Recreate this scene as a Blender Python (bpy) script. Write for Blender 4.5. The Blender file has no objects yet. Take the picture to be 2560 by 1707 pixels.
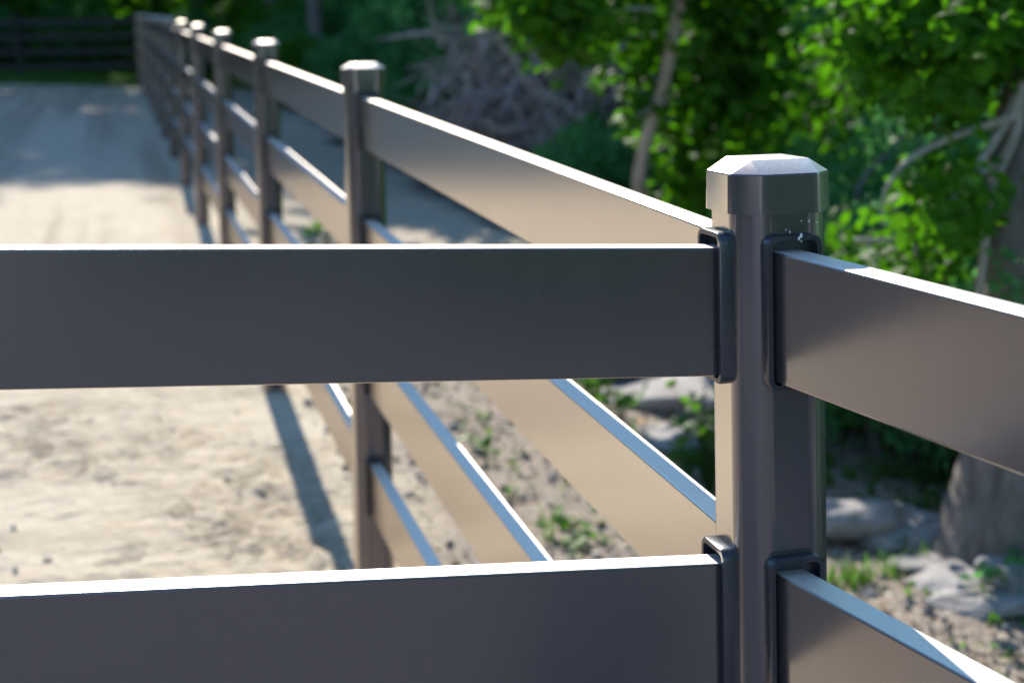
import bpy, bmesh, math, random
import numpy as np
from mathutils import Vector

rng = np.random.default_rng(7)
random.seed(7)
SC = bpy.context.scene
COL = SC.collection

# ------------------------------------------------------------------ camera
CAM_P = np.array([-0.69265, -1.52127, 0.22307])
R_ = np.array([0.96596151, -0.25796656, -0.01927707])
U_ = np.array([0.03228527, 0.04628496, 0.99840641])
F_ = np.array([0.25666323, 0.96504453, -0.05303801])
cam_d = bpy.data.cameras.new('camera')
cam = bpy.data.objects.new('camera', cam_d)
COL.objects.link(cam)
from mathutils import Matrix
M = Matrix(((R_[0], U_[0], -F_[0], CAM_P[0]), (R_[1], U_[1], -F_[1], CAM_P[1]), (R_[2], U_[2], -F_[2], CAM_P[2]), (0, 0, 0, 1)))
cam.matrix_world = M
cam_d.sensor_width = 36
cam_d.lens = 3770.15 / 2560 * 36
cam_d.shift_y = -540.54 / 2560
cam_d.clip_start = 0.05
cam_d.clip_end = 600
cam_d.dof.use_dof = True
cam_d.dof.focus_distance = 1.66
cam_d.dof.aperture_fstop = 4.3
SC.camera = cam

def at(x, y, depth):
    """point of the place seen at (x, y) of the 2352-px wide view, at this distance along the view axis"""
    k = 2560 / 2352
    v = F_ + (x * k - 1280) / 3770.15 * R_ - (y * k - 853.5 + 540.54) / 3770.15 * U_
    return CAM_P + v * depth

# ------------------------------------------------------------------ light
SUN = Vector((0.026, 1.27, 1.0)).normalized()
w = bpy.data.worlds.new('World')
SC.world = w
w.use_nodes = True
nt = w.node_tree
sky = nt.nodes.new('ShaderNodeTexSky')
sky.sky_type = 'NISHITA'
sky.sun_disc = False
sky.sun_elevation = math.asin(SUN.z)
sky.sun_rotation = math.atan2(SUN.x, SUN.y)
sky.air_density = 1.0
sky.dust_density = 0.0
sky.ozone_density = 5.0
nt.links.new(sky.outputs[0], nt.nodes['Background'].inputs[0])
nt.nodes['Background'].inputs[1].default_value = 0.15
sd = bpy.data.lights.new('sun', 'SUN')
sd.energy = 3.8
sd.angle = math.radians(0.53)
sd.color = (1.0, 0.93, 0.83)
so = bpy.data.objects.new('sun', sd)
so.rotation_euler = SUN.to_track_quat('Z', 'Y').to_euler()
COL.objects.link(so)
SC.view_settings.view_transform = 'Standard'
SC.view_settings.look = 'None'
SC.view_settings.exposure = 1.2
SC.view_settings.gamma = 1
SC.cycles.use_denoising = True
SC.cycles.max_bounces = 8
SC.cycles.diffuse_bounces = 4
SC.cycles.transmission_bounces = 4
SC.cycles.sample_clamp_indirect = 6

# ------------------------------------------------------------------ materials
class NT:
    def __init__(s, name):
        s.m = bpy.data.materials.new(name); s.m.use_nodes = True
        s.t = s.m.node_tree; s.b = s.t.nodes['Principled BSDF']; s.out = s.t.nodes['Material Output']
    def n(s, typ, **kw):
        nd = s.t.nodes.new(typ)
        for k, v in kw.items():
            if hasattr(nd, k): setattr(nd, k, v)
            else: nd.inputs[k].default_value = v
        return nd
    def l(s, a, b): s.t.links.new(a, b)
    def noise(s, scale, detail=4, rough=.55, vec=None):
        nd = s.n('ShaderNodeTexNoise'); nd.inputs['Scale'].default_value = scale
        nd.inputs['Detail'].default_value = detail; nd.inputs['Roughness'].default_value = rough
        if vec is not None: s.l(vec, nd.inputs['Vector'])
        return nd.outputs['Fac']
    def ramp(s, fac, stops):
        nd = s.n('ShaderNodeValToRGB'); e = nd.color_ramp.elements
        while len(e) < len(stops): e.new(.5)
        for i, (p, c) in enumerate(stops):
            e[i].position = p; e[i].color = (*c, 1) if len(c) == 3 else c
        s.l(fac, nd.inputs[0]); return nd.outputs[0]
    def mix(s, fac, a, b):
        nd = s.n('ShaderNodeMix', data_type='RGBA')
        for v, i in ((fac, 0), (a, 6), (b, 7)):
            if isinstance(v, (int, float)): nd.inputs[i].default_value = v
            elif isinstance(v, tuple): nd.inputs[i].default_value = (*v, 1)
            else: s.l(v, nd.inputs[i])
        return nd.outputs[2]
    def math(s, op, a, b=0.0):
        nd = s.n('ShaderNodeMath', operation=op)
        for v, i in ((a, 0), (b, 1)):
            if isinstance(v, (int, float)): nd.inputs[i].default_value = v
            else: s.l(v, nd.inputs[i])
        return nd.outputs[0]
    def mrange(s, v, a, b, c=0., d=1.):
        nd = s.n('ShaderNodeMapRange')
        s.l(v, nd.inputs[0])
        for i, q in zip((1, 2, 3, 4), (a, b, c, d)): nd.inputs[i].default_value = q
        return nd.outputs[0]
    def bump(s, h, strength, dist, normal=None):
        nd = s.n('ShaderNodeBump'); nd.inputs['Strength'].default_value = strength
        nd.inputs['Distance'].default_value = dist; s.l(h, nd.inputs['Height'])
        if normal is not None: s.l(normal, nd.inputs['Normal'])
        return nd.outputs[0]
    def pos(s): return s.n('ShaderNodeNewGeometry').outputs['Position']
    def attr(s, nm):
        nd = s.n('ShaderNodeAttribute'); nd.attribute_name = nm; return nd.outputs['Fac']

def fence_mat():
    t = NT('bronze_coated_rail')
    p = t.pos()
    n1 = t.noise(9, 4, .6, p)
    n2 = t.noise(900, 2, .5, p)
    dustn = t.noise(260, 3, .7, p)
    geo = t.n('ShaderNodeNewGeometry'); sep = t.n('ShaderNodeSeparateXYZ'); t.l(geo.outputs['Normal'], sep.inputs[0])
    up = t.mrange(sep.outputs[2], .55, .95)
    dm = t.math('MULTIPLY', up, t.mrange(dustn, .35, .7, .35, .8))
    speck = t.mrange(t.noise(420, 1, .5, p), .76, .80)
    speck = t.math('MULTIPLY', speck, t.mrange(t.noise(14, 2, .5, p), .52, .66))
    dm2 = t.math('MAXIMUM', dm, t.math('MULTIPLY', speck, .3))
    # satin coating: weak reflection face on, strong at a glance
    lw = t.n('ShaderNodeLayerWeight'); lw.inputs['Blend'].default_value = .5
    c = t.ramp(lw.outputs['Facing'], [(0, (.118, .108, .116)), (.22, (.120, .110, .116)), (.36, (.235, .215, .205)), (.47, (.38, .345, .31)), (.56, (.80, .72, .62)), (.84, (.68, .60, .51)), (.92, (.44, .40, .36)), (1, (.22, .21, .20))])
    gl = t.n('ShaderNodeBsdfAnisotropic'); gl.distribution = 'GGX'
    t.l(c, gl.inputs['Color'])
    dif = t.n('ShaderNodeBsdfDiffuse'); t.l(t.mix(dm2, (.038, .033, .036), (.36, .35, .34)), dif.inputs[0])
    mps = t.n('ShaderNodeMapping'); t.l(p, mps.inputs[0]); mps.inputs['Scale'].default_value = (1, 1, .12)
    streak = t.noise(55, 4, .6, mps.outputs[0])
    r = t.mrange(n1, .3, .7, .165, .185)
    r = t.math('ADD', r, t.mrange(streak, .35, .7, 0, .035))
    r = t.math('ADD', r, t.math('MULTIPLY', up, .24))
    r = t.math('ADD', r, t.math('MULTIPLY', dm2, .10))
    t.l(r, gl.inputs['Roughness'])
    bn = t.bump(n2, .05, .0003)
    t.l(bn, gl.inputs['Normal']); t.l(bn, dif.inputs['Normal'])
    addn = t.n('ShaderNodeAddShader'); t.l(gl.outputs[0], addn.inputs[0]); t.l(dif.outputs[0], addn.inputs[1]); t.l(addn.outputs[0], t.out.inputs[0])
    t.t.nodes.remove(t.b)
    return t.m

M_FENCE = fence_mat()
def bracket_mat():
    t = NT('black_bracket'); p = t.pos()
    t.b.inputs['Base Color'].default_value = (.016, .018, .030, 1); t.b.inputs['IOR'].default_value = 1.65
    t.l(t.mrange(t.noise(30, 3, .5, p), .3, .7, .22, .32), t.b.inputs['Roughness'])
    return t.m
M_BRACKET = bracket_mat()

def ground_mat():
    t = NT('ground')
    p = t.pos()
    mp = t.n('ShaderNodeMapping'); t.l(p, mp.inputs[0]); mp.inputs['Scale'].default_value = (1., 3.2, 1)
    n_big = t.noise(.55, 3, .5, p); n_mid = t.noise(4.5, 5, .6, mp.outputs[0]); n_f = t.noise(38, 5, .7, p); n_ff = t.noise(160, 3, .6, p)
    sand = t.mix(t.mrange(n_mid, .35, .68), (.45, .375, .27), (.59, .525, .415))
    sand = t.mix(t.mrange(n_big, .4, .62, 0, .35), sand, (.51, .44, .32))
    sand = t.mix(t.mrange(n_f, .56, .74, 0, .45), sand, (.34, .28, .23))
    sand = t.mix(t.mrange(n_ff, .58, .8, 0, .5), sand, (.66, .61, .54))
    trk = t.attr('track')
    sand = t.mix(t.math('MULTIPLY', trk, .72), sand, (.34, .275, .205))
    soil = t.mix(t.mrange(n_f, .35, .65), (.19, .145, .11), (.38, .32, .26))
    soil = t.mix(t.mrange(t.noise(90, 2, .5, p), .58, .66, 0, .8), soil, (.52, .47, .41))
    soil = t.mix(t.mrange(t.noise(55, 3, .6, p), .60, .70, 0, .8), soil, (.06, .045, .035))
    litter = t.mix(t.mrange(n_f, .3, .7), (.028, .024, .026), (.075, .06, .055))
    grass = t.mix(t.mrange(t.noise(6, 4, .6, p), .3, .7), (.07, .15, .03), (.14, .25, .05))
    c = t.mix(t.attr('soil'), sand, soil)
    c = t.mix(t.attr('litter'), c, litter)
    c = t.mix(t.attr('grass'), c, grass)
    unseen_ground = t.mix(t.mrange(n_f, .35, .65), (.17, .17, .18), (.28, .28, .295))  # unseen grey ground on the viewer's side, added for what the rails reflect
    c = t.mix(t.attr('unseen_ground'), c, unseen_ground)
    t.l(c, t.b.inputs['Base Color'])
    t.b.inputs['Roughness'].default_value = .92
    t.b.inputs['Specular IOR Level'].default_value = .25
    b = t.bump(n_f, .7, .012); b = t.bump(n_ff, .6, .004, b)
    b = t.bump(t.noise(14, 4, .6, mp.outputs[0]), .6, .03, b)
    t.l(b, t.b.inputs['Normal'])
    return t.m

def leaf_mat(name, c1, c2, tr, gloss=.35, tf=.5):
    t = NT(name)
    oi = t.n('ShaderNodeAttribute'); oi.attribute_name = 'tint'
    f = oi.outputs['Fac']
    col = t.mix(f, c1, c2)
    t.l(col, t.b.inputs['Base Color'])
    t.b.inputs['Roughness'].default_value = gloss
    t.b.inputs['Specular IOR Level'].default_value = .22
    tb = t.n('ShaderNodeBsdfTranslucent')
    hs = t.mix(f, tuple(x * .75 for x in tr), tr)
    t.l(hs, tb.inputs[0])
    mx = t.n('ShaderNodeMixShader'); mx.inputs[0].default_value = tf
    t.l(t.b.outputs[0], mx.inputs[1]); t.l(tb.outputs[0], mx.inputs[2]); t.l(mx.outputs[0], t.out.inputs[0])
    return t.m

def bark_mat(name, c1, c2, sc=18):
    t = NT(name); p = t.pos()
    mp = t.n('ShaderNodeMapping'); t.l(p, mp.inputs[0]); mp.inputs['Scale'].default_value = (1, 1, .22)
    n = t.noise(sc, 6, .65, mp.outputs[0]); n2 = t.noise(3, 3, .5, p)
    c = t.mix(t.mrange(n, .35, .65), c1, c2)
    c = t.mix(t.mrange(n2, .45, .7, 0, .4), c, (.07, .085, .05))
    t.l(c, t.b.inputs['Base Color']); t.b.inputs['Roughness'].default_value = .9
    t.l(t.bump(n, 1, .02), t.b.inputs['Normal'])
    return t.m

def rock_mat():
    t = NT('pale_rock'); p = t.pos()
    n = t.noise(7, 6, .65, p); n2 = t.noise(60, 4, .6, p)
    c = t.mix(t.mrange(n, .35, .65), (.20, .185, .18), (.37, .35, .34))
    c = t.mix(t.mrange(n2, .55, .75, 0, .6), c, (.16, .13, .12))
    t.l(c, t.b.inputs['Base Color']); t.b.inputs['Roughness'].default_value = .85
    b = t.bump(n, .8, .03); t.l(t.bump(n2, .6, .005, b), t.b.inputs['Normal'])
    return t.m

M_GROUND = ground_mat()
M_LEAF = leaf_mat('bright_leaf', (.026, .10, .008), (.065, .17, .012), (.105, .335, .006), .6, .54)
M_LEAF_D = leaf_mat('dark_leaf', (.055, .19, .085), (.12, .30, .11), (.16, .50, .12), .5, .52)
M_WEED = leaf_mat('weed_leaf', (.05, .13, .03), (.12, .22, .05), (.14, .36, .02), .45, .45)
M_BARK = bark_mat('grey_bark', (.10, .088, .085), (.27, .24, .225))
M_BARKP = bark_mat('pale_bark', (.30, .27, .23), (.56, .51, .45), 30)
M_BARKT = bark_mat('brown_bark', (.10, .085, .08), (.26, .225, .205), 16)
M_BARKW = bark_mat('warm_bark', (.26, .19, .13), (.52, .42, .32), 26)
M_BRUSH = bark_mat('dead_brush', (.30, .235, .225), (.60, .53, .52), 30)
M_EARTH = bark_mat('root_earth', (.12, .085, .075), (.28, .20, .175), 12)
M_ROCK = rock_mat()
def flat_mat(name, c, r=.8):
    t = NT(name); p = t.pos()
    t.l(t.mix(t.noise(40, 4, .6, p), tuple(x * .7 for x in c), tuple(min(1, x * 1.25) for x in c)), t.b.inputs['Base Color'])
    t.b.inputs['Roughness'].default_value = r
    return t.m
M_DRYLEAF = flat_mat('dry_orange_leaf', (.55, .24, .05))
M_SPECK = flat_mat('white_droppings', (.7, .7, .66))

M_FENCE_SHADED = flat_mat('shaded_fence', (.022, .020, .020), .7)  # darker copy for the far fence, tree shade put into its colour
# ------------------------------------------------------------------ mesh helpers
def tag(o, label=None, cat=None, group=None, kind=None):
    if label: o['label'] = label
    if cat: o['category'] = cat
    if group: o['group'] = group
    if kind: o['kind'] = kind
    return o
def link(name, me, mat=None, parent=None):
    if mat and not me.materials: me.materials.append(mat)
    o = bpy.data.objects.new(name, me); COL.objects.link(o)
    if parent: o.parent = parent
    return o
def empty(name, loc=(0, 0, 0)):
    o = bpy.data.objects.new(name, None); o.location = loc; COL.objects.link(o); return o
def mesh_np(name, V, faces, smooth=False, normals=None, tint=None):
    me = bpy.data.meshes.new(name)
    V = np.asarray(V, dtype=np.float32)
    F = np.asarray(faces, dtype=np.int32)
    k = F.shape[1]; nf = len(F)
    me.vertices.add(len(V)); me.vertices.foreach_set('co', V.ravel())
    me.loops.add(nf * k); me.loops.foreach_set('vertex_index', F.ravel())
    me.polygons.add(nf)
    me.polygons.foreach_set('loop_start', np.arange(0, nf * k, k, dtype=np.int32))
    me.polygons.foreach_set('loop_total', np.full(nf, k, dtype=np.int32))
    me.polygons.foreach_set('use_smooth', np.full(nf, smooth, dtype=bool))
    if tint is not None:
        a = me.attributes.new('tint', 'FLOAT', 'POINT'); a.data.foreach_set('value', np.asarray(tint, dtype=np.float32))
    me.update(calc_edges=True)
    if normals is not None:
        me.normals_split_custom_set_from_vertices([tuple(n) for n in normals])
    return me

def rounded_poly(corners, r, seg):
    """corners of a convex outline (counter-clockwise) -> points and outward normals with rounded corners"""
    P, N = [], []
    n = len(corners)
    for i in range(n):
        a, b, c = (np.array(corners[(i + k) % n], float) for k in (-1, 0, 1))
        e1 = (b - a) / np.linalg.norm(b - a); e2 = (c - b) / np.linalg.norm(c - b)
        n1 = np.array([e1[1], -e1[0]]); n2 = np.array([e2[1], -e2[0]])
        ang = math.acos(max(-1, min(1, e1 @ e2)))
        d = r * math.tan(ang / 2)
        cen = b - e1 * d - n1 * r
        for s in range(seg + 1):
            t = s / seg
            th = ang * t
            nn = n1 * math.cos(th) + e1 * math.sin(th)
            P.append(cen + nn * r); N.append(nn)
    return np.array(P), np.array(N)

def extrude(name, P, N, z0, z1, frame=None):
    """extrude an outline (x,y) from z0 to z1 with exact normals; frame maps local -> local"""
    n = len(P)
    V = [(x, y, z) for z in (z0, z1) for x, y in P]
    NN = [(x, y, 0) for _ in (0, 1) for x, y in N]
    F = [(i, (i + 1) % n, n + (i + 1) % n, n + i) for i in range(n)]
    V = np.array(V); NN = np.array(NN)
    if frame is not None:
        V = V @ frame.T; NN = NN @ frame.T
    return mesh_np(name, V, F, True, NN)

# ------------------------------------------------------------------ value noise for relief
_lat = rng.random((256, 256))
def vnoise(x, y):
    xi = np.floor(x).astype(int); yi = np.floor(y).astype(int)
    fx = x - xi; fy = y - yi
    fx = fx * fx * (3 - 2 * fx); fy = fy * fy * (3 - 2 * fy)
    g = lambda a, b: _lat[a % 256, b % 256]
    return (g(xi, yi) * (1 - fx) + g(xi + 1, yi) * fx) * (1 - fy) + (g(xi, yi + 1) * (1 - fx) + g(xi + 1, yi + 1) * fx) * fy
def fbm(x, y, o=4):
    s = 0; a = 1; t = 0
    for k in range(o):
        s = s + a * vnoise(x * 2 ** k + 17.3 * k, y * 2 ** k + 5.1 * k); t += a; a *= .5
    return s / t

SB = 0.0313           # the ground and the long rails climb gently away from the corner
def base_z(x, y):
    yy = np.clip(y, -30, 42); xx = np.clip(x, -14, 14)
    return -1.515 + SB * yy - .042 * xx - .09 * np.clip((yy - 16) / 20, 0, 1)
def gz(x, y): return float(base_z(np.array(x, float), np.array(y, float)))

# ------------------------------------------------------------------ ground
def sstep(v, a, b):
    t = np.clip((v - a) / (b - a), 0, 1); return t * t * (3 - 2 * t)
xs = np.concatenate([-np.geomspace(250, 5.2, 26), np.arange(-5, 3.6, .035), np.geomspace(3.8, 250, 26)])
ys = np.concatenate([-np.geomspace(250, 4.2, 24), np.arange(-4, 2, .12), np.arange(2, 12, .032), np.arange(12, 20, .08), np.geomspace(20.2, 300, 60)])
X, Y = np.meshgrid(xs, ys)
Z = base_z(X, Y)
wob = (fbm(X * .8, Y * .8) - .5)
near = np.exp(-np.maximum(0, np.hypot(X, Y) - 14) / 8)
fade = np.clip(1 - (np.hypot(X, Y) - 25) / 30, 0, 1)
soil = sstep(X + wob * .8, .12, .42) * (1 - .6 * sstep(Y, 5.2, 6.6)) + 0 * X
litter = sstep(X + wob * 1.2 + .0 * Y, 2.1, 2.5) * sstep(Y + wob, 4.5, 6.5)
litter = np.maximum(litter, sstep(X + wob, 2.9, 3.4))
litter = np.maximum(litter, sstep(X + .25 * Y + wob * .6, .95, 1.3) * (1 - sstep(Y, -.2, .5)))  # unseen dark patch, added so the post fronts reflect something darker
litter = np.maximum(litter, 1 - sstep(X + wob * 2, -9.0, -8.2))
grass = sstep(Y + wob * 1.5, 33.3, 34.3)
sandm = (1 - sstep(X, -.2, .5)) * (1 - grass)
# drag lines along the arena, tyre tread and crumbs near by
tw1 = X * 1.0 + .35 * Y + .5 * wob
treads = np.clip(np.sin(Y * 2 * math.pi / .085 + 5 * np.abs(((tw1 / .34) % 1) - .5) * 2 + 3 * (fbm(X * 3, Y * 3, 3) - .5)) * 1.6, -1, 1) * np.clip(fbm(X * 12, Y * 20, 2) * 2.2 - .6, 0, 1)
lines = sstep(.6 * vnoise(X * 5.2 + 1.2 * wob, Y * .14) + .4 * vnoise(X * 13 + 2 * wob, Y * .2), .28, .68) * sstep(Y, 5.5, 8)
rip0 = fbm(X * 9 + 2 * wob, Y * 15 - X * 2.2, 3)
rip = np.abs(rip0 - .5) * 2 - .35
patch = sstep(fbm(X * .9 + 4, Y * 1.1, 3), .40, .60)
crumb = np.abs(fbm(X * 18, Y * 24, 3) - .5) * 2.6 - .35
arc = np.hypot(X + 5.2, Y - 1.2)            # a turning tractor's wheel mark
tr1 = np.exp(-((arc - 4.0) / .16) ** 2)
tr2 = np.exp(-((arc - 2.9) / .16) ** 2)
tread = (np.sin(np.arctan2(Y - 1.2, X + 5.2) * arc * 2 * math.pi / .075 + 6 * np.abs(arc - 4)) * .5 + .5)
Z = Z + fade * (sandm * (-.006 * lines + .030 * rip * sstep(-Y, -11, -7) * (.25 + .75 * patch) + .020 * crumb * near * (.3 + .7 * patch) + .030 * treads * (.25 + .75 * patch) * sstep(-Y, -9, -6) - .022 * (tr1 + tr2) + .012 * (tr1 + tr2) * tread)
     + (1 - sandm) * (.03 * (fbm(X * 3, Y * 3, 3) - .5) + .03 * near * (fbm(X * 13, Y * 13, 4) - .5)))
track = np.clip(.8 * (tr1 + tr2) * (.4 + .6 * tread) + 1.0 * (1 - lines) * sstep(Y, 5.5, 8) + (.6 * sstep(-treads, .0, .8) * patch + .5 * sstep(-crumb, .05, .28) * (.3 + .7 * patch) + .7 * sstep(-rip, .10, .30) * patch + .35 * sstep(fbm(X * 2.2, Y * 5, 3), .5, .65)) * sstep(-Y, -11, -6), 0, 1) * sandm
nx, ny = len(xs), len(ys)
idx = np.arange(nx * ny).reshape(ny, nx)
Fq = np.stack([idx[:-1, :-1], idx[:-1, 1:], idx[1:, 1:], idx[1:, :-1]], -1).reshape(-1, 4)
me = mesh_np('ground', np.stack([X, Y, Z], -1).reshape(-1, 3), Fq, True)
for nm, arr in (('soil', soil), ('litter', litter), ('grass', grass), ('unseen_ground', sstep(-Y + .5 * wob, .2, .7)), ('track', track)):
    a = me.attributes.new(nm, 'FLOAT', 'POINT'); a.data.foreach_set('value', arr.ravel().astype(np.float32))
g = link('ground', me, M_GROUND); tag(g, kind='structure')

# ------------------------------------------------------------------ fences
RH, RT, RP = .14, .0349, .34583        # rail height, thickness, spacing
PW, PCH = .110, .024                   # post width, chamfer leg
CW, CCH = .1180, .0266                 # cap width, chamfer leg
S = 2.71833
ZC = .0955
def octa(h, c): return [(h, -h + c), (h, h - c), (h - c, h), (-h + c, h), (-h, h - c), (-h, -h + c), (-h + c, -h), (h - c, -h)]
POST_TOP = ZC - .03
Pp, Pn = rounded_poly(octa(PW / 2, PCH), .029, 7)
post_me = extrude('post', Pp, Pn, -1.75, POST_TOP)

def cap_mesh():
    H2 = CW / 2; zr = ZC - .0142; zb = zr - .0428
    P, N = rounded_poly(octa(H2, CCH), .014, 4)
    n = len(P)
    bm = bmesh.new()
    rows = []
    for z, k in ((zb, 1.012), (zr - .0015, 1.0), (zr, .985)):
        rows.append([bm.verts.new((x * k, y * k, z)) for x, y in P])
    for a, b in zip(rows[:-1], rows[1:]):
        for i in range(n): bm.faces.new((a[i], a[(i + 1) % n], b[(i + 1) % n], b[i]))
    # skirt underside, turned in to the post
    inn = [bm.verts.new((x * .955, y * .955, zb)) for x, y in P]
    inn2 = [bm.verts.new((x * .955, y * .955, zb + .03)) for x, y in P]
    for i in range(n):
        bm.faces.new((rows[0][i], inn[i], inn[(i + 1) % n], rows[0][(i + 1) % n]))
        bm.faces.new((inn[i], inn2[i], inn2[(i + 1) % n], inn[(i + 1) % n]))
    # hipped top up to a small square flat
    t = .0335
    sq = [bm.verts.new(v) for v in ((t, -t, ZC), (t, t, ZC), (-t, t, ZC), (-t, -t, ZC))]
    bm.faces.new((sq[0], sq[1], sq[2], sq[3]))
    top = rows[-1]
    seg = 5
    cen = lambda k: k * seg + seg // 2      # a vertex in the middle of rounded corner k
    # corner k order: octa: 0 (h,-h+c) 1 (h,h-c) 2 (h-c,h) 3(-h+c,h) 4(-h,h-c) 5(-h,-h+c) 6(-h+c,-h) 7(h-c,-h)
    def fan(i0, i1, a, b=None):
        ids = []
        i = i0
        while True:
            ids.append(top[i % n])
            if i % n == i1 % n: break
            i += 1
        if b is None:
            bm.faces.new(ids + [a])
        else:
            bm.faces.new(ids + [b, a])
    fan(cen(0), cen(1), sq[0], sq[1])       # +x slope
    fan(cen(1), cen(2), sq[1])
    fan(cen(2), cen(3), sq[1], sq[2])
    fan(cen(3), cen(4), sq[2])
    fan(cen(4), cen(5), sq[2], sq[3])
    fan(cen(5), cen(6), sq[3])
    fan(cen(6), cen(7), sq[3], sq[0])
    fan(cen(7), cen(0), sq[0])
    bmesh.ops.recalc_face_normals(bm, faces=bm.faces)
    e = [ed for ed in bm.edges if any(v in sq for v in ed.verts)]
    bmesh.ops.bevel(bm, geom=e, offset=.0016, segments=2, affect='EDGES', profile=.5)
    me = bpy.data.meshes.new('post_cap'); bm.to_mesh(me); bm.free()
    for p in me.polygons: p.use_smooth = True
    me.set_sharp_from_angle(angle=math.radians(11))
    me.materials.append(M_FENCE)
    return me
cap_me = cap_mesh()

# rail profile in (across, up), top at 0
rc = [(RT / 2, -RH), (RT / 2, 0), (-RT / 2, 0), (-RT / 2, -RH)]
Rp, Rn = rounded_poly(rc, .0028, 4)
def rail_mesh(L):
    # local: length along +y, top at z=0
    n = len(Rp)
    V = []; NN = []
    for yv in (0, L):
        for (a, b), (c, d) in zip(Rp, Rn):
            V.append((a, yv, b)); NN.append((c, 0, d))
    F = [(i, n + i, n + (i + 1) % n, (i + 1) % n) for i in range(n)]
    return mesh_np('rail', V, F, True, NN)

def bracket_mesh():
    """a rounded collar screwed to the post face; local y out of the face, rail top at z=0"""
    wo, zt, zb, th, dp = .064, .0175, -.148, .0062, .0140
    out, _ = rounded_poly([(wo / 2, zb), (wo / 2, zt), (-wo / 2, zt), (-wo / 2, zb)], .012, 5)
    inn, _ = rounded_poly([(wo / 2 - th, zb + .006), (wo / 2 - th, zt - th), (-wo / 2 + th, zt - th), (-wo / 2 + th, zb + .006)], .007, 5)
    bm = bmesh.new()
    n = len(out)
    ring = lambda P, yv: [bm.verts.new((a, yv, b)) for a, b in P]
    r0 = ring(out, -.004); r1 = ring(out, dp - .002)
    cenz = (zt + zb) / 2
    sh = [(a * .965, (b - cenz) * .988 + cenz) for a, b in out]
    r2 = ring(sh, dp); r3 = ring(inn, dp); r4 = ring(inn, .001)
    for a, b in ((r0, r1), (r1, r2), (r2, r3), (r3, r4)):
        for i in range(n): bm.faces.new((a[i], b[i], b[(i + 1) % n], a[(i + 1) % n]))
    # dark floor of the socket, a lipped slot
    bm.faces.new(r4)
    bmesh.ops.recalc_face_normals(bm, faces=bm.faces)
    me = bpy.data.meshes.new('bracket'); bm.to_mesh(me); bm.free()
    for p in me.polygons: p.use_smooth = True
    me.set_sharp_from_angle(angle=math.radians(35))
    me.materials.append(M_BRACKET)
    return me
brk_me = bracket_mesh()

def new_post(x, y, zoff, root, rz=0):
    o = link('post', post_me, M_FENCE, root)
    o.location = (x, y, zoff) if root is None else (x - root.location.x, y - root.location.y, zoff - root.location.z)
    o.rotation_euler.z = rz
    c = link('post_cap', cap_me, None, o)
    return o
rail_cache = {}
def new_rail(p0, p1, root, bracket0=True, bracket1=False, face=None, skew=0.0):
    """rail from p0 to p1 (top centre line); brackets on the post faces at its ends, square to the post"""
    p0 = Vector(p0); p1 = Vector(p1)
    d = p1 - p0; L = d.length
    key = round(L, 3)
    if key not in rail_cache: rail_cache[key] = rail_mesh(L); rail_cache[key].materials.append(M_FENCE)
    o = link('rail', rail_cache[key], None, root)
    hz = math.atan2(-d.x, d.y); el = math.asin(d.z / L)
    o.rotation_euler = (el, 0, hz)
    o.location = p0 - root.location
    def br(pt, ang):
        b = link('bracket', brk_me, None, o)
        Mw = Matrix.Translation(Vector(pt)) @ Matrix.Rotation(ang, 4, 'Z')
        Mo = Matrix.Translation(p0) @ o.rotation_euler.to_matrix().to_4x4()
        b.matrix_local = Mo.inverted() @ Mw
    # where the rail leaves the post face
    if bracket0: br(bracket0[0], bracket0[1])
    if bracket1: br(bracket1[0], bracket1[1])
    return o

# long run away from the corner
fb = empty('ranch_fence', (0, 0, gz(0, 0)))
tag(fb, 'long four-rail dark bronze fence running from the capped corner post into the distance', 'fence', 'dark bronze four-rail ranch fences')
def top_z(y): return SB * y - .09 * max(0, min(1, (y - 16) / 20))
NP = 13
h = PW / 2
for n in range(NP + 1):
    po = new_post(0, n * S, top_z(n * S), fb)
    if n == 0:
        bm = bmesh.new()
        for sx, sz, sr in [(.004, .0135, .0018), (.0065, .0165, .0022), (.0005, .019, .0012), (.0068, .0105, .001), (-.004, .0215, .0009), (.021, .030, .0012), (.030, .028, .001), (.012, .0305, .0009)]:
            q = bmesh.ops.create_icosphere(bm, subdivisions=1, radius=sr)
            for v in q['verts']: v.co = Vector((v.co.x * .8 + sx, v.co.y * .4 - (.0702 if sz < .0175 else .0556 if sz < .025 else .0596), v.co.z * 1.3 + sz))
        me = bpy.data.meshes.new('dried_flecks'); bm.to_mesh(me); bm.free()
        tag(link('dried_flecks', me, M_SPECK, po), kind='stuff')
        po['label'] = 'corner post in the foreground with a dusty faceted cap'
for n in range(NP):
    y0 = n * S + h; y1 = (n + 1) * S - h
    for k in range(4):
        dx = 0 if n == 0 or k == 0 else .003 + random.uniform(-.002, .002)
        dz = random.uniform(-.002, .002) if n else 0
        z0 = top_z(n * S) - k * RP + dz; z1 = top_z((n + 1) * S) - k * RP + dz
        new_rail((dx, y0 - .004, z0), (dx, y1 + .004, z1), fb, ((dx, y0, z0), 0), ((dx, y1, z1), math.pi))

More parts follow.
